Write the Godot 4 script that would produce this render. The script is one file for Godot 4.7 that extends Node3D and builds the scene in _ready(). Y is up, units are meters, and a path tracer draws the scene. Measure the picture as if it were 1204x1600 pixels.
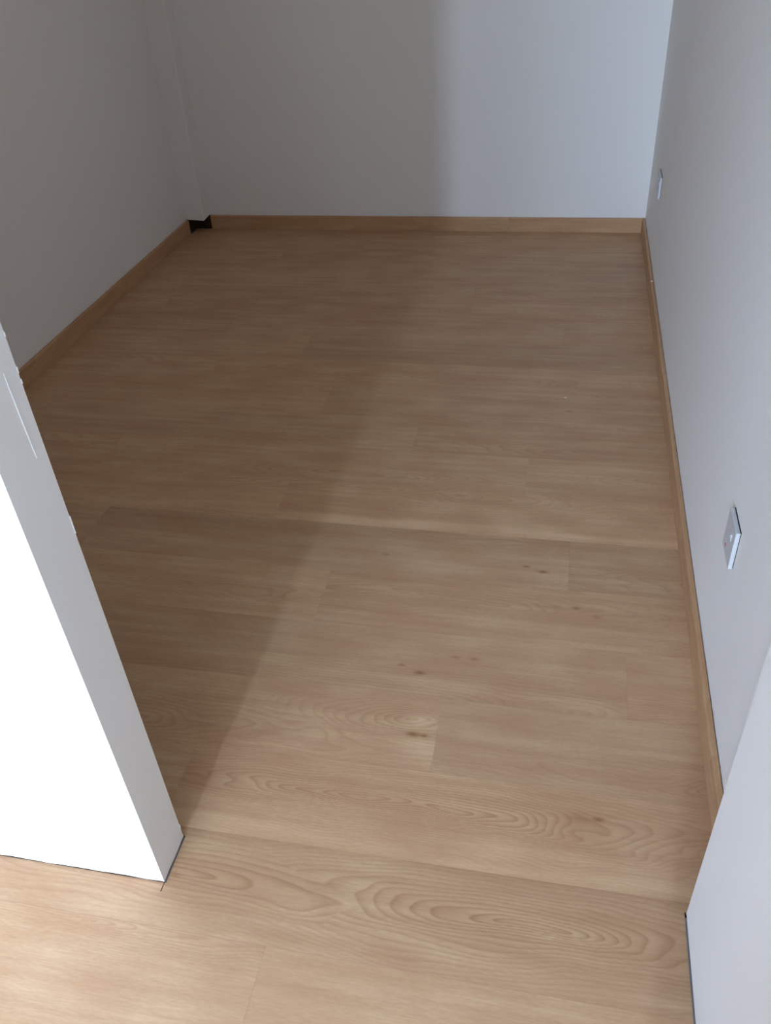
extends Node3D
# An empty room seen from its doorway: oak laminate floor, white walls, wooden skirting,
# lit by an unseen hall lamp and window, plus an added fill panel.
# x runs along the back wall, z from the back wall towards the camera, y up, metres.

const XR := 2.372          # right wall
const ZF := 3.4965         # room side of the doorway wall
const ZN := 3.5917         # hall side of the doorway wall
const XJ := 1.346          # left side of the doorway
const XK := 2.297          # right side of the doorway
const CEIL := 2.6
const SK_H := 0.0705       # skirting
const SK_T := 0.0145
const ROW := 0.2           # plank width
const PLEN := 1.38         # plank length
const SEAM0 := 3.475       # z of a known seam

var rng := RandomNumberGenerator.new()
var paint: StandardMaterial3D
var paint_edge: StandardMaterial3D
var wood_trim: StandardMaterial3D
var gap_shade: StandardMaterial3D
var plastic: StandardMaterial3D
var hall_bounce_tone: StandardMaterial3D


func _ready() -> void:
	rng.seed = 77
	# ---------------- camera, light, exposure ----------------
	var cam := Camera3D.new()
	cam.name = "camera"
	var pitch := -0.6482
	var yaw := 0.2369
	var roll := -0.0707
	cam.basis = Basis(Vector3.UP, yaw) * Basis(Vector3.RIGHT, pitch) * Basis(Vector3.BACK, roll)
	cam.position = Vector3(2.0043, 1.5, 4.3301)
	cam.fov = rad_to_deg(2.0 * atan(800.0 / 1321.2))
	cam.near = 0.05
	cam.far = 60.0
	add_child(cam, true)
	cam.make_current()

	var env := Environment.new()
	env.background_mode = Environment.BG_COLOR
	env.background_color = Color(0, 0, 0)
	env.tonemap_mode = Environment.TONE_MAPPER_LINEAR
	env.tonemap_exposure = 1.0
	env.sdfgi_enabled = true
	env.ssao_enabled = true
	env.ssil_enabled = true
	var we := WorldEnvironment.new()
	we.name = "world"
	we.environment = env
	add_child(we, true)

	make_unseen_lamp(Vector3(1.28, CEIL, 8.3), 15.5, Color(0.77, 0.88, 1.0))
	make_unseen_window(Vector3(-0.1, 1.45, 9.6), Vector2(1.9, 1.3), 29.0, Color(0.77, 0.87, 1.0))
	make_fill_panel(Vector3(1.15, CEIL, 1.7), 0.285, Color(1.0, 0.94, 0.86))

	make_materials()
	build_shell()
	build_floor()
	build_skirting()
	build_boxing()
	build_outlets()
	build_bits()


# ---------------- helpers ----------------
func tag(o: Node, label: String, category := "", group := "", kind := "") -> void:
	if label != "":
		o.set_meta("label", label)
	if category != "":
		o.set_meta("category", category)
	if group != "":
		o.set_meta("group", group)
	if kind != "":
		o.set_meta("kind", kind)


func begin() -> SurfaceTool:
	var st := SurfaceTool.new()
	st.begin(Mesh.PRIMITIVE_TRIANGLES)
	return st


func commit(st: SurfaceTool, called: String, m: Material, parent: Node = self) -> MeshInstance3D:
	st.generate_normals()
	var o := MeshInstance3D.new()
	o.name = called
	o.mesh = st.commit()
	o.material_override = m
	o.cast_shadow = GeometryInstance3D.SHADOW_CASTING_SETTING_ON
	parent.add_child(o, true)
	return o


# a, b, c, d counter-clockwise as seen from the side `n` points to
func quad(st: SurfaceTool, a: Vector3, b: Vector3, c: Vector3, d: Vector3, n: Vector3) -> void:
	st.set_smooth_group(0xFFFFFFFF)
	var p := [a, b, c, d]
	if (b - a).cross(c - a).dot(n) > 0.0:
		p = [a, d, c, b]
	for k in [0, 1, 2, 0, 2, 3]:
		st.set_uv(Vector2(p[k].x + p[k].z, -p[k].y))
		st.add_vertex(p[k])


func tri(st: SurfaceTool, a: Vector3, b: Vector3, c: Vector3, n: Vector3) -> void:
	st.set_smooth_group(0xFFFFFFFF)
	var p := [a, b, c]
	if (b - a).cross(c - a).dot(n) > 0.0:
		p = [a, c, b]
	for k in 3:
		st.set_uv(Vector2(p[k].x + p[k].z, -p[k].y))
		st.add_vertex(p[k])


func box(st: SurfaceTool, lo: Vector3, hi: Vector3) -> void:
	var x := [lo.x, hi.x]
	var y := [lo.y, hi.y]
	var z := [lo.z, hi.z]
	for s in 2:
		var n: float = -1.0 if s == 0 else 1.0
		quad(st, Vector3(x[s], y[0], z[0]), Vector3(x[s], y[1], z[0]), Vector3(x[s], y[1], z[1]), Vector3(x[s], y[0], z[1]), Vector3(n, 0, 0))
		quad(st, Vector3(x[0], y[s], z[0]), Vector3(x[1], y[s], z[0]), Vector3(x[1], y[s], z[1]), Vector3(x[0], y[s], z[1]), Vector3(0, n, 0))
		quad(st, Vector3(x[0], y[0], z[s]), Vector3(x[1], y[0], z[s]), Vector3(x[1], y[1], z[s]), Vector3(x[0], y[1], z[s]), Vector3(0, 0, n))


# box with chamfered edges
func cbox(st: SurfaceTool, lo: Vector3, hi: Vector3, c: float) -> void:
	var mid := (lo + hi) * 0.5
	var h := (hi - lo) * 0.5
	for ax in 3:
		var b := (ax + 1) % 3
		var d := (ax + 2) % 3
		for s in [-1.0, 1.0]:
			var q: Array[Vector3] = []
			for k in [[-1, -1], [1, -1], [1, 1], [-1, 1]]:
				var v := Vector3.ZERO
				v[ax] = s * h[ax]
				v[b] = k[0] * (h[b] - c)
				v[d] = k[1] * (h[d] - c)
				q.append(mid + v)
			var n := Vector3.ZERO
			n[ax] = s
			quad(st, q[0], q[1], q[2], q[3], n)
			for s2 in [-1.0, 1.0]:
				# edge between face ax=s and face b=s2, along d
				var e: Array[Vector3] = []
				for k2 in [[0, -1], [0, 1], [1, 1], [1, -1]]:
					var w := Vector3.ZERO
					w[ax] = s * (h[ax] if k2[0] == 0 else h[ax] - c)
					w[b] = s2 * (h[b] - c if k2[0] == 0 else h[b])
					w[d] = k2[1] * (h[d] - c)
					e.append(mid + w)
				var n2 := Vector3.ZERO
				n2[ax] = s
				n2[b] = s2
				quad(st, e[0], e[1], e[2], e[3], n2)
	for sx in [-1.0, 1.0]:
		for sy in [-1.0, 1.0]:
			for sz in [-1.0, 1.0]:
				var p := Vector3(sx * h.x, sy * h.y, sz * h.z)
				tri(st, mid + p - Vector3(0, sy * c, sz * c), mid + p - Vector3(sx * c, 0, sz * c), mid + p - Vector3(sx * c, sy * c, 0), Vector3(sx, sy, sz))


func mat(c: Color, rough := 0.6, spec := 0.5) -> StandardMaterial3D:
	var m := StandardMaterial3D.new()
	m.albedo_color = c
	m.roughness = rough
	m.metallic_specular = spec
	return m


func make_materials() -> void:
	# emulsion paint with the faint stipple of a roller
	paint = mat(Color(0.95, 0.935, 0.915), 0.75, 0.3)
	var fn := FastNoiseLite.new()
	fn.seed = 5
	fn.frequency = 0.06
	fn.fractal_octaves = 3
	var im := fn.get_image(256, 256, false, false, true)
	im.convert(Image.FORMAT_RGBA8)
	im.bump_map_to_normal_map(0.6)
	paint.normal_enabled = true
	paint.normal_texture = ImageTexture.create_from_image(im)
	paint.normal_scale = 0.12
	paint.uv1_triplanar = true
	paint.uv1_world_triplanar = true
	paint.uv1_scale = Vector3(2.5, 2.5, 2.5)
	hall_bounce_tone = mat(Color(0.68, 0.71, 0.75), 0.8, 0.3)  # invented grey blue for the unseen hall walls, cuts bounced light
	paint_edge = mat(Color(0.93, 0.925, 0.915), 0.7, 0.3)
	gap_shade = mat(Color(0.10, 0.085, 0.075), 0.95, 0.1)  # near black standing in for shade in the base gaps
	plastic = mat(Color(0.80, 0.80, 0.805), 0.38, 0.45)
	# skirting: the same oak print, grain along the length
	wood_trim = mat(Color(0.93, 0.905, 0.875), 0.5, 0.35)
	var g := grain_image(1024, 64, 901, {"len": 1.6, "wid": 0.07, "domes": [[0.8, 0.12, 0.9, 0.03, 9.0]], "knots": [], "ring": 0.35})
	wood_trim.albedo_texture = ImageTexture.create_from_image(g)


# Oak print. opt: len, wid in metres; domes [u, v, length, width, rings], knots [u, v, size, tone].
func grain_image(w: int, h: int, seed_: int, opt: Dictionary) -> Image:
	var L: float = opt.len
	var W: float = opt.wid
	var wob := stretched(w, h, seed_, 20, 10, 0.13)       # slow wander of the rings
	var fibre := stretched(w, h, seed_ + 1, w / 14, h, 0.33)   # fine fibres
	var band := stretched(w, h, seed_ + 2, 26, h / 2, 0.085)    # broad streaks
	var fleck := stretched(w, h, seed_ + 4, w / 4, h, 0.30)     # short pores
	var patch := stretched(w, h, seed_ + 3, 40, 14, 0.11)     # soft clouds
	var data := PackedByteArray()
	data.resize(w * h * 3)
	var light := Vector3(0.89, 0.75, 0.60)
	var dark := Vector3(0.63, 0.465, 0.33)
	var pink := Vector3(0.77, 0.58, 0.445)
	var domes: Array = opt.domes
	var knots: Array = opt.knots
	var ring_k: float = opt.get("ring", 1.0)
	var edges: Array = opt.get("edges", [])
	var i := 0
	for y in h:
		var v := (y + 0.5) / h * W
		for x in w:
			var u := (x + 0.5) / w * L
			var wo := wob[i] / 255.0 - 0.5
			var best := 1e9
			var rings := 1.0
			for d: Array in domes:
				var a: float = (u - d[0]) / d[2] + wo * 0.35 + (patch[i] / 255.0 - 0.5) * 0.42
				var b: float = (v - d[1] + wo * 0.03) / d[3]
				var r := sqrt(a * a + b * b)
				if r < best:
					best = r
					rings = d[4]
			var ph := best * rings + wo * 1.6
			ph -= floorf(ph)
			var late := ph * ph * ph * (1.0 - smoothstep(0.86, 1.0, ph))
			var fade := 1.0 / (1.0 + 0.5 * best * best)
			var t := 0.30 + 0.62 * late * fade * ring_k
			var pa := patch[i] / 255.0 - 0.5
			t += (band[i] / 255.0 - 0.5) * 0.22
			t += (fibre[i] / 255.0 - 0.5) * 0.17
			t += (fleck[i] / 255.0 - 0.5) * 0.15 + pa * 0.16
			for e: Array in edges:      # paler or darker strip: v, half width, change
				var ev: float = (v - e[0]) / e[1]
				t += float(e[2]) * exp(-ev * ev)
			var pk := pa * 0.9 + 0.22 + 0.5 * late * fade * ring_k
			for kn: Array in knots:
				var ku: float = (u - kn[0]) / (kn[2] * 2.2)
				var kv: float = (v - kn[1]) / kn[2]
				var kd := ku * ku + kv * kv
				if kd < 9.0:
					t += float(kn[3]) * exp(-kd)
			t = clampf(t, 0.0, 1.25)
			pk = clampf(pk, 0.0, 0.7)
			var c := light.lerp(dark, t).lerp(pink, pk * 0.45)
			var o := i * 3
			data[o] = int(clampf(c.x, 0, 1) * 255.0)
			data[o + 1] = int(clampf(c.y, 0, 1) * 255.0)
			data[o + 2] = int(clampf(c.z, 0, 1) * 255.0)
			i += 1
	var im := Image.create_from_data(w, h, false, Image.FORMAT_RGB8, data)
	return im


func stretched(w: int, h: int, seed_: int, cw: int, ch: int, freq: float) -> PackedByteArray:
	var fn := FastNoiseLite.new()
	fn.seed = seed_
	fn.frequency = freq
	fn.fractal_octaves = 3
	var im := fn.get_image(maxi(cw, 8), maxi(ch, 8), false, false, true)
	im.convert(Image.FORMAT_L8)
	im.resize(w, h, Image.INTERPOLATE_CUBIC)
	return im.get_data()


# ---------------- unseen lamp in the hall, placed to cast the shadow edge ----------------
func make_unseen_lamp(at: Vector3, energy: float, color: Color) -> void:
	var root := Node3D.new()
	root.name = "unseen_ceiling_lamp"
	root.position = at
	add_child(root, true)
	tag(root, "unseen round ceiling lamp in the hall, placed to cast the shadow edge through the doorway", "lamp")
	var st := begin()
	lathe(st, [[0.0, 0.0], [0.12, 0.0], [0.12, -0.018], [0.112, -0.024], [0.0, -0.024]], 32)
	commit(st, "base", mat(Color(0.9, 0.9, 0.9), 0.4), root)
	var pr: Array = []
	for k in 9:
		var a := k / 8.0 * PI * 0.5
		pr.append([0.11 * cos(a), -0.0245 - 0.07 * sin(a)])
	pr.push_front([0.0, -0.0245])
	var glow := mat(Color(0.9, 0.92, 0.95), 0.4)
	glow.emission_enabled = true
	glow.emission = color
	glow.emission_energy_multiplier = 3.0
	st = begin()
	lathe(st, pr, 32)
	commit(st, "diffuser", glow, root)
	var l := OmniLight3D.new()
	l.name = "unseen_lamp_light"
	l.position = Vector3(0, -0.06, 0)
	l.light_color = color
	l.light_energy = energy
	l.light_size = 0.10
	l.omni_range = 20.0
	l.omni_attenuation = 2.0
	l.shadow_enabled = true
	root.add_child(l, true)


func lathe(st: SurfaceTool, pr: Array, n: int) -> void:
	for k in n:
		var a := TAU * k / n
		var b := TAU * (k + 1) / n
		for j in pr.size() - 1:
			var r0: float = pr[j][0]
			var r1: float = pr[j + 1][0]
			var y0: float = pr[j][1]
			var y1: float = pr[j + 1][1]
			var m := (a + b) * 0.5
			var nn := Vector3(cos(m) * (y0 - y1), 0, sin(m) * (y0 - y1)) + Vector3(0, r1 - r0, 0)
			quad(st, Vector3(r0 * cos(a), y0, r0 * sin(a)), Vector3(r0 * cos(b), y0, r0 * sin(b)), Vector3(r1 * cos(b), y1, r1 * sin(b)), Vector3(r1 * cos(a), y1, r1 * sin(a)), nn)


# unseen window lighting the right wall, set in the hall's rear wall, its inner face at z = at.z
func make_unseen_window(at: Vector3, size: Vector2, energy: float, color: Color) -> void:
	var root := Node3D.new()
	root.name = "unseen_window_1"
	root.position = at
	add_child(root, true)
	tag(root, "unseen hall window behind the viewer, placed to light the right wall", "", "", "structure")
	var hx := size.x / 2.0
	var hy := size.y / 2.0
	var st := begin()
	box(st, Vector3(-hx - 0.06, -hy - 0.06, -0.035), Vector3(-hx, hy + 0.06, 0.0))
	box(st, Vector3(hx, -hy - 0.06, -0.035), Vector3(hx + 0.06, hy + 0.06, 0.0))
	box(st, Vector3(-hx, hy, -0.035), Vector3(hx, hy + 0.06, 0.0))
	box(st, Vector3(-hx, -hy - 0.06, -0.035), Vector3(hx, -hy, 0.0))
	box(st, Vector3(-0.025, -hy, -0.035), Vector3(0.025, hy, 0.0))
	commit(st, "window_frame", plastic_white(), root)
	var glow := mat(Color(0.8, 0.85, 0.9), 0.3)
	glow.emission_enabled = true
	glow.emission = color
	glow.emission_energy_multiplier = 1.0
	for s in 2:
		st = begin()
		var x0 := -hx if s == 0 else 0.025
		var x1 := -0.025 if s == 0 else hx
		box(st, Vector3(x0, -hy, -0.012), Vector3(x1, hy, -0.006))
		commit(st, "pane", glow, root)
	var l := AreaLight3D.new()
	l.name = "daylight"
	l.area_size = size
	l.position = Vector3(0, 0, -0.04)
	l.light_color = color
	l.light_energy = energy
	l.area_range = 25.0
	l.shadow_enabled = true
	root.add_child(l, true)


# added dim panel on the room's ceiling, fills the shadows
func make_fill_panel(at: Vector3, energy: float, color: Color) -> void:
	var root := Node3D.new()
	root.name = "added_fill_panel"
	root.position = at
	add_child(root, true)
	tag(root, "added fill light panel on the room ceiling, brightening the shadows", "lamp")
	var h := 0.30
	var st := begin()
	cbox(st, Vector3(-h - 0.02, -0.025, -h - 0.02), Vector3(h + 0.02, 0.0, h + 0.02), 0.004)
	commit(st, "housing", plastic_white(), root)
	var glow := mat(Color(0.85, 0.84, 0.82), 0.4)
	glow.emission_enabled = true
	glow.emission = color
	glow.emission_energy_multiplier = 0.15
	st = begin()
	box(st, Vector3(-h, -0.029, -h), Vector3(h, -0.0255, h))
	commit(st, "diffuser", glow, root)
	var l := AreaLight3D.new()
	l.name = "fill_light"
	l.area_size = Vector2(2.0 * h, 2.0 * h)
	l.position = Vector3(0, -0.034, 0)
	l.rotation.x = -PI / 2.0
	l.light_color = color
	l.light_energy = energy
	l.area_range = 15.0
	l.shadow_enabled = true
	root.add_child(l, true)


func plastic_white() -> StandardMaterial3D:
	return mat(Color(0.92, 0.92, 0.92), 0.4)


# ---------------- shell ----------------
func wall(called: String, boxes: Array, label: String, m: Material = paint) -> MeshInstance3D:
	var st := begin()
	for b: Array in boxes:
		box(st, b[0], b[1])
	var o := commit(st, called, m)
	tag(o, label, "", "", "structure")
	return o


func build_shell() -> void:
	var lift := 0.0035
	wall("wall_back", [[Vector3(-0.15, -0.02, -0.15), Vector3(XR + 0.15, CEIL, 0)]], "white painted back wall with a lamp shadow edge down its middle")
	wall("wall_left", [[Vector3(-0.15, -0.02, 0), Vector3(0, CEIL, ZF)]], "shaded white left wall behind the doorway partition")
	wall("wall_right", [[Vector3(XR, -0.02, 0), Vector3(XR + 0.15, CEIL, ZF)]], "white right wall carrying two electrical plates")
	# doorway wall: panel left of the opening and the lintel above it
	var front := wall("wall_front", [
		[Vector3(-1.35, lift, ZF), Vector3(XJ, CEIL, ZN)],
		[Vector3(XJ, 2.12, ZF), Vector3(XK, CEIL, ZN)]],
		"bright white partition end at the left of the doorway with chipped paint edges")
	# added dark block under the plaster, painted as gap shade, stops light leaking
	var st := begin()
	box(st, Vector3(-1.3, -0.012, ZF + 0.006), Vector3(XJ - 0.006, lift + 0.001, ZN - 0.006))
	commit(st, "base_gap_shade", gap_shade, front)
	ragged_foot(front, lift)
	reveal_marks(front)
	# right side of the doorway, a deep return, then an added unseen corner shading it
	var right := wall("wall_jamb", [
		[Vector3(XK, lift, ZF), Vector3(XR + 0.15, CEIL, 4.15)],
		[Vector3(2.13, lift, 4.15), Vector3(XR + 0.15, CEIL, 9.6)]],
		"pale bluish white wall end at the right of the doorway with an added unseen hall corner placed to shade it")
	st = begin()
	box(st, Vector3(XK + 0.004, -0.012, ZF + 0.004), Vector3(XR + 0.1, lift + 0.001, 4.154))  # added dark block, its colour gives the shade under the jamb
	commit(st, "base_gap_shade", gap_shade, right)
	wall("wall_hall_left", [[Vector3(-1.5, -0.02, ZF), Vector3(-1.35, CEIL, 9.6)]], "unseen hall wall at the left, toned grey blue to cut bounced light", hall_bounce_tone)
	wall("wall_hall_rear", [[Vector3(-1.5, -0.02, 9.6), Vector3(XR + 0.15, CEIL, 9.75)]], "unseen hall wall behind the viewer, toned grey blue to cut bounced light", hall_bounce_tone)
	wall("ceiling", [[Vector3(-1.5, CEIL, -0.15), Vector3(XR + 0.15, CEIL + 0.15, 9.75)]], "white flat ceiling over room and hall")


# the plaster's uneven lower edge on the hall face and on the reveal
func ragged_foot(parent: Node, lift: float) -> void:
	var fn := FastNoiseLite.new()
	fn.seed = 31
	fn.frequency = 18.0
	fn.fractal_octaves = 3
	var st := begin()
	var pts: Array = []
	var n := 220
	for k in n + 1:
		pts.append(lerpf(-0.6, XJ + 0.0006, k / float(n)))
	for k in n:
		var x0: float = pts[k]
		var x1: float = pts[k + 1]
		var y0 := foot_y(fn, x0)
		var y1 := foot_y(fn, x1)
		var zf := ZN + 0.0008
		quad(st, Vector3(x0, y0, zf), Vector3(x1, y1, zf), Vector3(x1, 0.012, zf - 0.0006), Vector3(x0, 0.012, zf - 0.0006), Vector3(0, 0, 1))
		quad(st, Vector3(x0, y0, zf), Vector3(x1, y1, zf), Vector3(x1, y1 + 0.0005, ZN - 0.003), Vector3(x0, y0 + 0.0005, ZN - 0.003), Vector3(0, -1, 0))
	var xr := XJ + 0.0006
	for k in 20:
		var z0 := lerpf(ZF, ZN + 0.0008, k / 20.0)
		var z1 := lerpf(ZF, ZN + 0.0008, (k + 1) / 20.0)
		var y0 := foot_y(fn, z0 + 3.0)
		var y1 := foot_y(fn, z1 + 3.0)
		quad(st, Vector3(xr, y0, z0), Vector3(xr, y1, z1), Vector3(xr - 0.0004, 0.012, z1), Vector3(xr - 0.0004, 0.012, z0), Vector3(1, 0, 0))
		quad(st, Vector3(xr, y0, z0), Vector3(xr, y1, z1), Vector3(XJ - 0.003, y1, z1), Vector3(XJ - 0.003, y0, z0), Vector3(0, -1, 0))
	var o := commit(st, "plaster_foot", paint, parent)
	o.set_meta("label", "chipped lower edge of the plaster")


func foot_y(fn: FastNoiseLite, x: float) -> float:
	var v := fn.get_noise_1d(x) * 0.0022 + 0.0026
	if absf(x - 1.105) < 0.02:      # a blob of paint that reaches the floor
		v -= 0.002 * (1.0 - absf(x - 1.105) / 0.02)
	if absf(x - 0.80) < 0.022:      # a missing chip
		v += 0.003
	return clampf(v, 0.0008, 0.006)


# flecks and a run of paint along the far edge of the reveal
func reveal_marks(parent: Node) -> void:
	var white := mat(Color(0.96, 0.955, 0.95), 0.6, 0.4)
	# y of the fleck, its length
	for f: Array in [[1.031, 0.009], [1.015, 0.007], [1.079, 0.006], [0.786, 0.032], [0.035, 0.012]]:
		var st := begin()
		var y: float = f[0]
		var l: float = f[1]
		cbox(st, Vector3(XJ - 0.001, y - l * 0.5, ZF - 0.0012), Vector3(XJ + 0.0010, y + l * 0.5, ZF + 0.0010), 0.0006)
		commit(st, "paint_fleck", white, parent)
	# a thin run of paint down the reveal
	var run := begin()
	var z := ZF + 0.0265
	for k in 10:
		var y0 := lerpf(1.04, 0.915, k / 10.0)
		var y1 := lerpf(1.04, 0.915, (k + 1) / 10.0)
		var w := 0.0008 * sin(PI * (k + 1) / 11.5) + 0.0003
		box(run, Vector3(XJ - 0.0005, y1, z - w), Vector3(XJ + 0.0012, y0, z + w))
		z -= 0.0004
	commit(run, "paint_run", white, parent)


# ---------------- floor ----------------
func plank_mesh(x0: float, x1: float, z0: float, z1: float, ou: float, flip: bool, cuts: Array) -> ArrayMesh:
	var g := 0.00008
	var st := begin()
	var top := 0.0
	var bot := -0.009
	var rects: Array = [[x0 + g, x1 - g, z0 + g, z1 - g]]
	for c: Array in cuts:
		var nxt: Array = []
		for r: Array in rects:
			if c[0] >= r[1] or c[1] <= r[0] or c[2] >= r[3] or c[3] <= r[2]:
				nxt.append(r)
				continue
			if c[2] > r[2]:
				nxt.append([r[0], r[1], r[2], c[2]])
			if c[3] < r[3]:
				nxt.append([r[0], r[1], c[3], r[3]])
			var za: float = maxf(c[2], r[2])
			var zb: float = minf(c[3], r[3])
			if c[0] > r[0]:
				nxt.append([r[0], c[0], za, zb])
			if c[1] < r[1]:
				nxt.append([c[1], r[1], za, zb])
		rects = nxt
	var whole := rects.size() == 1
	for r: Array in rects:
		var a: float = r[0]
		var b: float = r[1]
		var c: float = r[2]
		var d: float = r[3]
		if b - a < 0.0005 or d - c < 0.0005:
			continue
		var k := 0.0002 if whole else 0.0
		var q := [Vector3(a + k, top, c + k), Vector3(b - k, top, c + k), Vector3(b - k, top, d - k), Vector3(a + k, top, d - k)]
		var e := [Vector3(a, top - k, c), Vector3(b, top - k, c), Vector3(b, top - k, d), Vector3(a, top - k, d)]
		var f := [Vector3(a, bot, c), Vector3(b, bot, c), Vector3(b, bot, d), Vector3(a, bot, d)]
		face(st, [q[0], q[1], q[2], q[3]], Vector3.UP, x0, z0, ou, flip)
		var ns := [Vector3(0, 0, -1), Vector3(1, 0, 0), Vector3(0, 0, 1), Vector3(-1, 0, 0)]
		for s in 4:
			var t := (s + 1) % 4
			if k > 0.0:
				face(st, [e[s], e[t], q[t], q[s]], ns[s] + Vector3.UP, x0, z0, ou, flip)
			face(st, [f[s], f[t], e[t], e[s]], ns[s], x0, z0, ou, flip)
	st.generate_normals()
	return st.commit()


func face(st: SurfaceTool, p: Array, n: Vector3, x0: float, z0: float, ou: float, flip: bool) -> void:
	st.set_smooth_group(0xFFFFFFFF)
	var o := [0, 1, 2, 0, 2, 3]
	if (p[1] - p[0]).cross(p[2] - p[0]).dot(n) > 0.0:
		o = [0, 2, 1, 0, 3, 2]
	for k in o:
		var v: Vector3 = p[k]
		var uu := (v.x - x0) / PLEN + ou
		var vv := (v.z - z0) / ROW
		if flip:
			uu = 1.0 - uu
			vv = 1.0 - vv
		st.set_uv(Vector2(clampf(uu, 0.001, 0.999), clampf(vv, 0.004, 0.996)))
		st.add_vertex(v)


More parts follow.
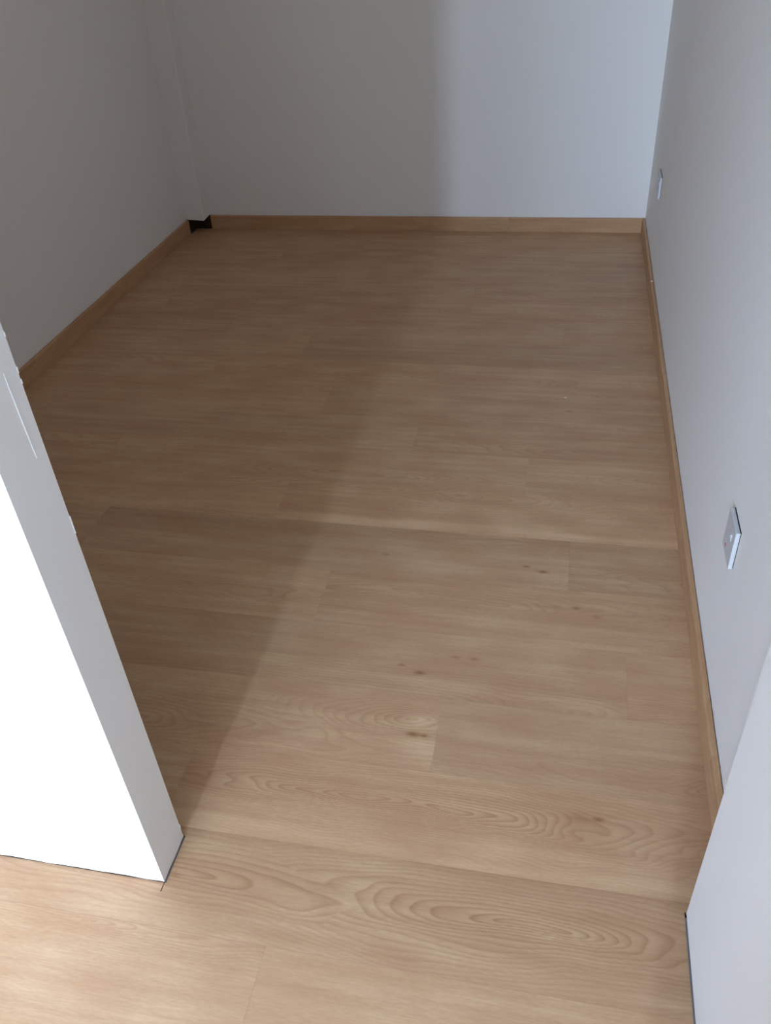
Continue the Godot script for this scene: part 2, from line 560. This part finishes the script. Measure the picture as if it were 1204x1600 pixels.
func build_floor() -> void:
	var st := begin()
	box(st, Vector3(-1.5, -0.12, -0.15), Vector3(XR + 0.15, -0.012, 9.75))
	var fl := commit(st, "floor", mat(Color(0.22, 0.2, 0.185), 0.95, 0.1))
	tag(fl, "light oak laminate floor of long planks laid across the room", "", "", "structure")
	# generic prints shared by most planks
	var gen: Array = []
	var r2 := RandomNumberGenerator.new()
	r2.seed = 4
	for k in 7:
		var dm: Array = []
		var u := r2.randf_range(0.1, 0.5)
		for j in 1 + k % 2:
			dm.append([u, r2.randf_range(-0.03, 0.23), r2.randf_range(0.35, 0.7), r2.randf_range(0.025, 0.05), r2.randf_range(5, 9)])
			u += r2.randf_range(0.4, 0.8)
		var kn: Array = []
		if k % 3 == 1:
			kn.append([r2.randf_range(0.2, 1.2), r2.randf_range(0.04, 0.16), 0.005, 0.5])
		gen.append(grain_image(1024, 150, 100 + k * 10, {"len": PLEN, "wid": ROW, "domes": dm, "knots": kn, "ring": 0.55}))
	var gen_mats: Array = []
	for k in gen.size():
		gen_mats.append(ImageTexture.create_from_image(gen[k]))
	# rows: index n has z from SEAM0 - ROW*n to SEAM0 - ROW*(n-1); first joint x; own look per plank
	var joints := {0: 0.952, -1: 1.574, -2: 0.62, -3: 1.30, -4: 0.31, -5: 1.05, -6: 0.75, 1: 1.29, 2: 1.805, 3: 0.83, 4: 1.445, 5: 0.692, 6: 1.215, 7: 0.555, 8: 1.56, 9: 1.20, 10: 0.70, 11: 1.01, 12: 0.635, 13: 0.25, 14: 0.238, 15: 1.10, 16: 0.62, 17: 1.004, 18: 0.35}
	joints[13] = 1.63
	# tone of single planks, by row and the joint at their left end
	var tones := {"5/2": 0.965, "5/1": 0.98, "6/1": 1.01, "4/0": 1.02, "4/1": 0.99, "11/1": 0.95, "8/1": 0.975, "2/1": 0.975, "2/0": 1.01, "0/1": 0.99, "1/0": 1.01, "1/1": 1.01, "12/0": 0.97, "12/1": 0.985, "9/1": 0.98}
	# planks with figure of their own: [row, index] -> print
	var own := {
		"0/1": {"domes": [[1.05, 0.085, 0.29, 0.042, 6.0], [0.42, 0.090, 0.22, 0.032, 3.0]], "knots": [[0.41, 0.10, 0.006, 0.25]], "ring": 1.25, "edges": [[0.0, 0.02, 0.12]]},
		"1/1": {"domes": [[0.42, 0.075, 0.42, 0.040, 8.0]], "knots": [[0.857, 0.056, 0.005, 0.75], [0.82, 0.06, 0.012, 0.3]], "ring": 1.1, "edges": [[0.175, 0.03, -0.16]]},
		"2/0": {"domes": [[1.33, 0.075, 0.17, 0.036, 6.0], [0.3, 0.15, 0.6, 0.05, 6.0]], "knots": [[1.327, 0.108, 0.006, 0.8], [1.352, 0.108, 0.004, 0.7], [1.34, 0.07, 0.015, -0.4], [1.35, 0.135, 0.018, -0.15]], "ring": 0.7},
		"3/1": {"domes": [[0.5, 0.2, 0.9, 0.05, 6.0]], "knots": [[0.909, 0.131, 0.0055, 0.8], [0.863, 0.113, 0.004, 0.6], [0.985, 0.071, 0.005, 0.5], [1.03, 0.071, 0.005, 0.5]], "ring": 0.5},
		"4/1": {"domes": [[0.2, 0.06, 0.5, 0.04, 5.0]], "knots": [[0.649, 0.064, 0.005, 0.6], [0.70, 0.09, 0.006, 0.4]], "ring": 0.5},
		"5/1": {"domes": [[0.9, -0.02, 0.8, 0.05, 7.0]], "knots": [[1.313, 0.137, 0.005, 0.9], [1.268, 0.121, 0.004, 0.7], [0.887, 0.119, 0.004, 0.4]], "ring": 0.5, "edges": [[0.02, 0.05, 0.14], [0.15, 0.03, -0.08]]},
		"6/1": {"domes": [[0.3, 0.02, 0.5, 0.05, 6.0]], "knots": [], "ring": 0.5, "edges": [[0.18, 0.022, -0.2]]},
		"7/1": {"domes": [[0.86, 0.146, 0.22, 0.026, 4.0]], "knots": [], "ring": 0.8},
	}
	# holes sawn in the boards round the doorway
	var cuts: Array = [
		[-2.0, XJ + 0.0036, ZF - 0.003, ZN + 0.001],
		[XJ - 0.0006, XJ + 0.0012, ZN - 0.01, ZN + 0.019],
		[XK - 0.0028, 3.0, ZF - 0.004, 4.16],
		[XK - 0.011, 3.0, 3.682, 3.70]]
	var count := 0
	for n in range(-6, 19):
		var z0: float = SEAM0 - ROW * n
		var z1: float = z0 + ROW
		var zz0 := maxf(z0, 0.004)
		if zz0 >= z1:
			continue
		var first: float = joints[n]
		var lo: float = 0.004 if z1 <= ZF + 0.1 else -1.345
		var hi: float = XR - 0.004 if z1 <= ZF + 0.02 else 2.5
		while first > lo:
			first -= PLEN
		var base_x: float = joints[n]   # planks are numbered from the one that starts at the joint
		var x := first
		while x < hi:
			var xa := maxf(x, lo)
			var xb := minf(x + PLEN, hi)
			var idx: int = roundi((x - base_x) / PLEN) + 1
			var key := "%d/%d" % [n, idx]
			var hits: Array = []
			for c: Array in cuts:
				if c[0] < xb and c[1] > xa and c[2] < z1 and c[3] > z0:
					hits.append(c)
			var flip := count % 2 == 1 and not own.has(key)
			var st2 := plank_mesh(xa, xb, zz0, z1, (xa - x) / PLEN, flip, hits)
			var p := MeshInstance3D.new()
			p.name = "plank"
			p.mesh = st2
			var m := StandardMaterial3D.new()
			m.roughness = 0.40
			m.metallic_specular = 0.32
			if own.has(key):
				var o: Dictionary = own[key]
				o["len"] = PLEN
				o["wid"] = ROW
				m.albedo_texture = ImageTexture.create_from_image(grain_image(1024, 150, 500 + n * 7, o))
			else:
				m.albedo_texture = gen_mats[(count * 5 + n * 3 + 70) % gen_mats.size()]
			m.texture_repeat = false
			var t: float = tones.get(key, rng.randf_range(0.98, 1.015))
			var hue := rng.randf_range(-0.006, 0.012)
			m.albedo_color = Color(clampf(0.945 * t, 0, 1), clampf(0.945 * t - hue * 0.6, 0, 1), clampf(0.945 * t - hue, 0, 1))
			p.material_override = m
			p.cast_shadow = GeometryInstance3D.SHADOW_CASTING_SETTING_ON
			if st2.get_surface_count() > 0:
				fl.add_child(p, true)
			else:
				p.free()
			count += 1
			x += PLEN
	# grey filler in the saw gaps at the door jambs
	st = begin()
	box(st, Vector3(XJ - 0.01, -0.009, ZF + 0.001), Vector3(XJ + 0.0035, -0.0009, ZN))
	commit(st, "gap_filler", mat(Color(0.45, 0.42, 0.41), 0.9, 0.2), fl)
	st = begin()
	box(st, Vector3(XK - 0.0027, -0.009, ZF + 0.006), Vector3(XK + 0.01, -0.0006, 3.68))
	box(st, Vector3(XK - 0.0027, -0.009, 3.702), Vector3(XK + 0.01, -0.0006, 4.15))
	commit(st, "gap_filler", mat(Color(0.55, 0.54, 0.55), 0.9, 0.2), fl)
	# the hall's floor goes on behind the camera
	st = begin()
	box(st, Vector3(-1.345, -0.009, SEAM0 + ROW * 7 + 0.001), Vector3(2.5, 0, 9.6))
	var hm := mat(Color(0.74, 0.60, 0.45), 0.42, 0.42)
	var hb := commit(st, "hall_boards", hm, fl)
	hb.set_meta("kind", "stuff")


# ---------------- skirting ----------------
func strip(called: String, a: Vector3, b: Vector3, inward: Vector3, label: String) -> MeshInstance3D:
	# profile in (out, up): small rounded top edge, stands a hair off the wall
	var pr := [[0.0015, 0.0], [0.0015, SK_H - 0.001], [0.0025, SK_H], [SK_T - 0.004, SK_H], [SK_T - 0.0015, SK_H - 0.0012], [SK_T, SK_H - 0.004], [SK_T, 0.0]]
	var st := begin()
	var length := (b - a).length()
	var along := 0.0
	for j in pr.size():
		var k := (j + 1) % pr.size()
		var p0: Vector3 = inward * pr[j][0] + Vector3.UP * pr[j][1]
		var p1: Vector3 = inward * pr[k][0] + Vector3.UP * pr[k][1]
		var e: Vector3 = p1 - p0
		var n: Vector3 = (inward * (-(pr[k][1] - pr[j][1])) + Vector3.UP * (pr[k][0] - pr[j][0]))
		n = -n if (e.length() > 0 and ((p0 + p1) * 0.5 - (inward * SK_T * 0.5 + Vector3.UP * SK_H * 0.5)).dot(n) < 0.0) else n
		var v0 := along / 0.12
		along += e.length()
		var v1 := along / 0.12
		var q := [a + p0, b + p0, b + p1, a + p1]
		var uv := [Vector2(0, v0), Vector2(length / 1.6, v0), Vector2(length / 1.6, v1), Vector2(0, v1)]
		var o := [0, 1, 2, 0, 2, 3]
		if (q[1] - q[0]).cross(q[2] - q[0]).dot(n) > 0.0:
			o = [0, 2, 1, 0, 3, 2]
		st.set_smooth_group(0xFFFFFFFF)
		for i in o:
			st.set_uv(uv[i])
			st.add_vertex(q[i])
	# end caps
	for s in 2:
		var c: Vector3 = a if s == 0 else b
		var n2: Vector3 = (a - b) if s == 0 else (b - a)
		for j in range(1, pr.size() - 1):
			tri(st, c + inward * pr[0][0] + Vector3.UP * pr[0][1], c + inward * pr[j][0] + Vector3.UP * pr[j][1], c + inward * pr[j + 1][0] + Vector3.UP * pr[j + 1][1], n2)
	var o2 := commit(st, called, wood_trim)
	tag(o2, label, "", "", "structure")
	return o2


func build_skirting() -> void:
	strip("baseboard_back", Vector3(0.108, 0.0002, 0), Vector3(XR - SK_T - 0.0005, 0.0002, 0), Vector3(0, 0, 1), "light oak skirting board along the back wall, half of it in shadow")
	strip("baseboard_left", Vector3(0, 0.0002, 0.092), Vector3(0, 0.0002, ZF - 0.001), Vector3(1, 0, 0), "shaded oak skirting board along the left wall")
	strip("baseboard_right", Vector3(XR, 0.0002, 0.0005), Vector3(XR, 0.0002, ZF - 0.001), Vector3(-1, 0, 0), "long oak skirting board along the right wall below the electrical plates")


# ---------------- boxed pipe in the corner ----------------
func build_boxing() -> void:
	var st := begin()
	var x1 := 0.105
	var z1 := 0.098
	var y0 := 0.0725
	cbox_column(st, x1, z1, y0)
	var o := commit(st, "pipe_boxing", paint)
	tag(o, "white painted pipe boxing up the back left corner, stopping ragged above the floor", "boxing", "", "structure")
	# dark brown blocks under it, painted as the shade there
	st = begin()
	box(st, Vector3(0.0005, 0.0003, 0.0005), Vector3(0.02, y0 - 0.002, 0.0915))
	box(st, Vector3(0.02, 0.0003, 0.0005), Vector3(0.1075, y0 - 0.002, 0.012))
	commit(st, "hollow_shade", mat(Color(0.24, 0.19, 0.155), 0.95, 0.1), o)


func cbox_column(st: SurfaceTool, x1: float, z1: float, y0: float) -> void:
	var c := 0.004
	var a := [Vector3(0.0, 0, z1), Vector3(x1 - c, 0, z1), Vector3(x1, 0, z1 - c), Vector3(x1, 0, 0.0)]
	var yb := [y0 + 0.0035, y0 - 0.0015, y0 - 0.001, y0 + 0.0025]
	var ns := [Vector3(0, 0, 1), Vector3(1, 0, 1), Vector3(1, 0, 0)]
	for k in 3:
		quad(st, a[k] + Vector3.UP * yb[k], a[k + 1] + Vector3.UP * yb[k + 1], a[k + 1] + Vector3.UP * CEIL, a[k] + Vector3.UP * CEIL, ns[k])
	quad(st, Vector3(0, yb[0], z1), Vector3(x1, yb[1], z1), Vector3(x1, yb[3], 0), Vector3(0, yb[3], 0), Vector3(0, -1, 0))
	quad(st, Vector3(0, y0, 0), Vector3(x1, y0, 0), Vector3(x1, CEIL, 0), Vector3(0, CEIL, 0), Vector3(0, 0, -1))
	quad(st, Vector3(0, y0, 0), Vector3(0, y0, z1), Vector3(0, CEIL, z1), Vector3(0, CEIL, 0), Vector3(-1, 0, 0))


# ---------------- electrical plates on the right wall ----------------
func plate(called: String, zc: float, yc: float, wz: float, hy: float, gangs: int, label: String) -> void:
	var root := Node3D.new()
	root.name = called
	root.position = Vector3(XR, yc, zc)
	add_child(root, true)
	tag(root, label, "wall plate")
	var st := begin()
	cbox(st, Vector3(-0.010, -hy / 2, -wz / 2), Vector3(-0.0012, hy / 2, wz / 2), 0.0012)
	commit(st, "face_plate", plastic, root)
	st = begin()
	box(st, Vector3(-0.0014, -hy / 2 + 0.001, -wz / 2 + 0.001), Vector3(0.0, hy / 2 + 0.0012, wz / 2 - 0.001))
	commit(st, "back_gap_shade", mat(Color(0.25, 0.25, 0.25), 0.9, 0.2), root)  # dark strip painted as the shadow line of the gap
	for k in gangs:
		var cz := wz * ((k + 0.5) / gangs - 0.5)
		st = begin()
		# rocker, proud at its top
		var rz := cz + 0.012
		var y := 0.012
		quad(st, Vector3(-0.0135, y + 0.010, rz - 0.006), Vector3(-0.0135, y + 0.010, rz + 0.006), Vector3(-0.0102, y - 0.010, rz + 0.006), Vector3(-0.0102, y - 0.010, rz - 0.006), Vector3(-1, 0, 0))
		quad(st, Vector3(-0.0135, y + 0.010, rz - 0.006), Vector3(-0.0135, y + 0.010, rz + 0.006), Vector3(-0.0099, y + 0.010, rz + 0.006), Vector3(-0.0099, y + 0.010, rz - 0.006), Vector3(0, 1, 0))
		for s in [-1.0, 1.0]:
			tri(st, Vector3(-0.0135, y + 0.010, rz + s * 0.006), Vector3(-0.0099, y + 0.010, rz + s * 0.006), Vector3(-0.0099, y - 0.010, rz + s * 0.006), Vector3(0, 0, s))
		commit(st, "rocker", plastic, root)
		if gangs == 1:
			st = begin()
			cbox(st, Vector3(-0.0108, -0.031, cz - 0.0175), Vector3(-0.0098, -0.025, cz - 0.0115), 0.0003)
			var red := commit(st, "indicator", mat(Color(0.78, 0.36, 0.34), 0.4), root)
			red.set_meta("label", "small red mark")


func build_outlets() -> void:
	plate("wall_plate", 2.928, 0.406, 0.086, 0.09, 1, "square white switch plate with small red mark, low on right wall near the doorway")
	plate("wall_plate", 0.51, 0.382, 0.135, 0.084, 2, "wide white plate low on the right wall close to the back corner")


# ---------------- crumbs ----------------
func chip(called: String, at: Vector3, size: Vector3, seed_: int, m: Material, parent: Node = self) -> MeshInstance3D:
	var r := RandomNumberGenerator.new()
	r.seed = seed_
	var ring: Array = []
	for k in 7:
		var a := TAU * k / 7.0
		ring.append(Vector3(cos(a) * size.x * r.randf_range(0.6, 1.0), size.y * r.randf_range(0.2, 0.5), sin(a) * size.z * r.randf_range(0.6, 1.0)))
	var st := begin()
	for k in 7:
		var p: Vector3 = ring[k]
		var q: Vector3 = ring[(k + 1) % 7]
		var mid := (p + q)
		tri(st, p, q, Vector3(0, size.y, 0), Vector3(mid.x, 1, mid.z))
		tri(st, p, q, Vector3(0, 0, 0), Vector3(mid.x, -1, mid.z))
	var o := commit(st, called, m, parent)
	o.position = at
	return o


func build_bits() -> void:
	var white := mat(Color(0.95, 0.93, 0.90), 0.7, 0.3)
	var a := chip("plaster_chip", Vector3(XR - 0.010, SK_H + 0.0002, 0.806), Vector3(0.006, 0.008, 0.010), 3, white)
	tag(a, "white plaster chip lying on top of the right skirting board", "chip")
	var b := chip("plaster_crumb", Vector3(2.038, 0.0001, 1.684), Vector3(0.004, 0.004, 0.006), 8, white)
	tag(b, "tiny white crumb lying alone on the plank floor", "crumb")
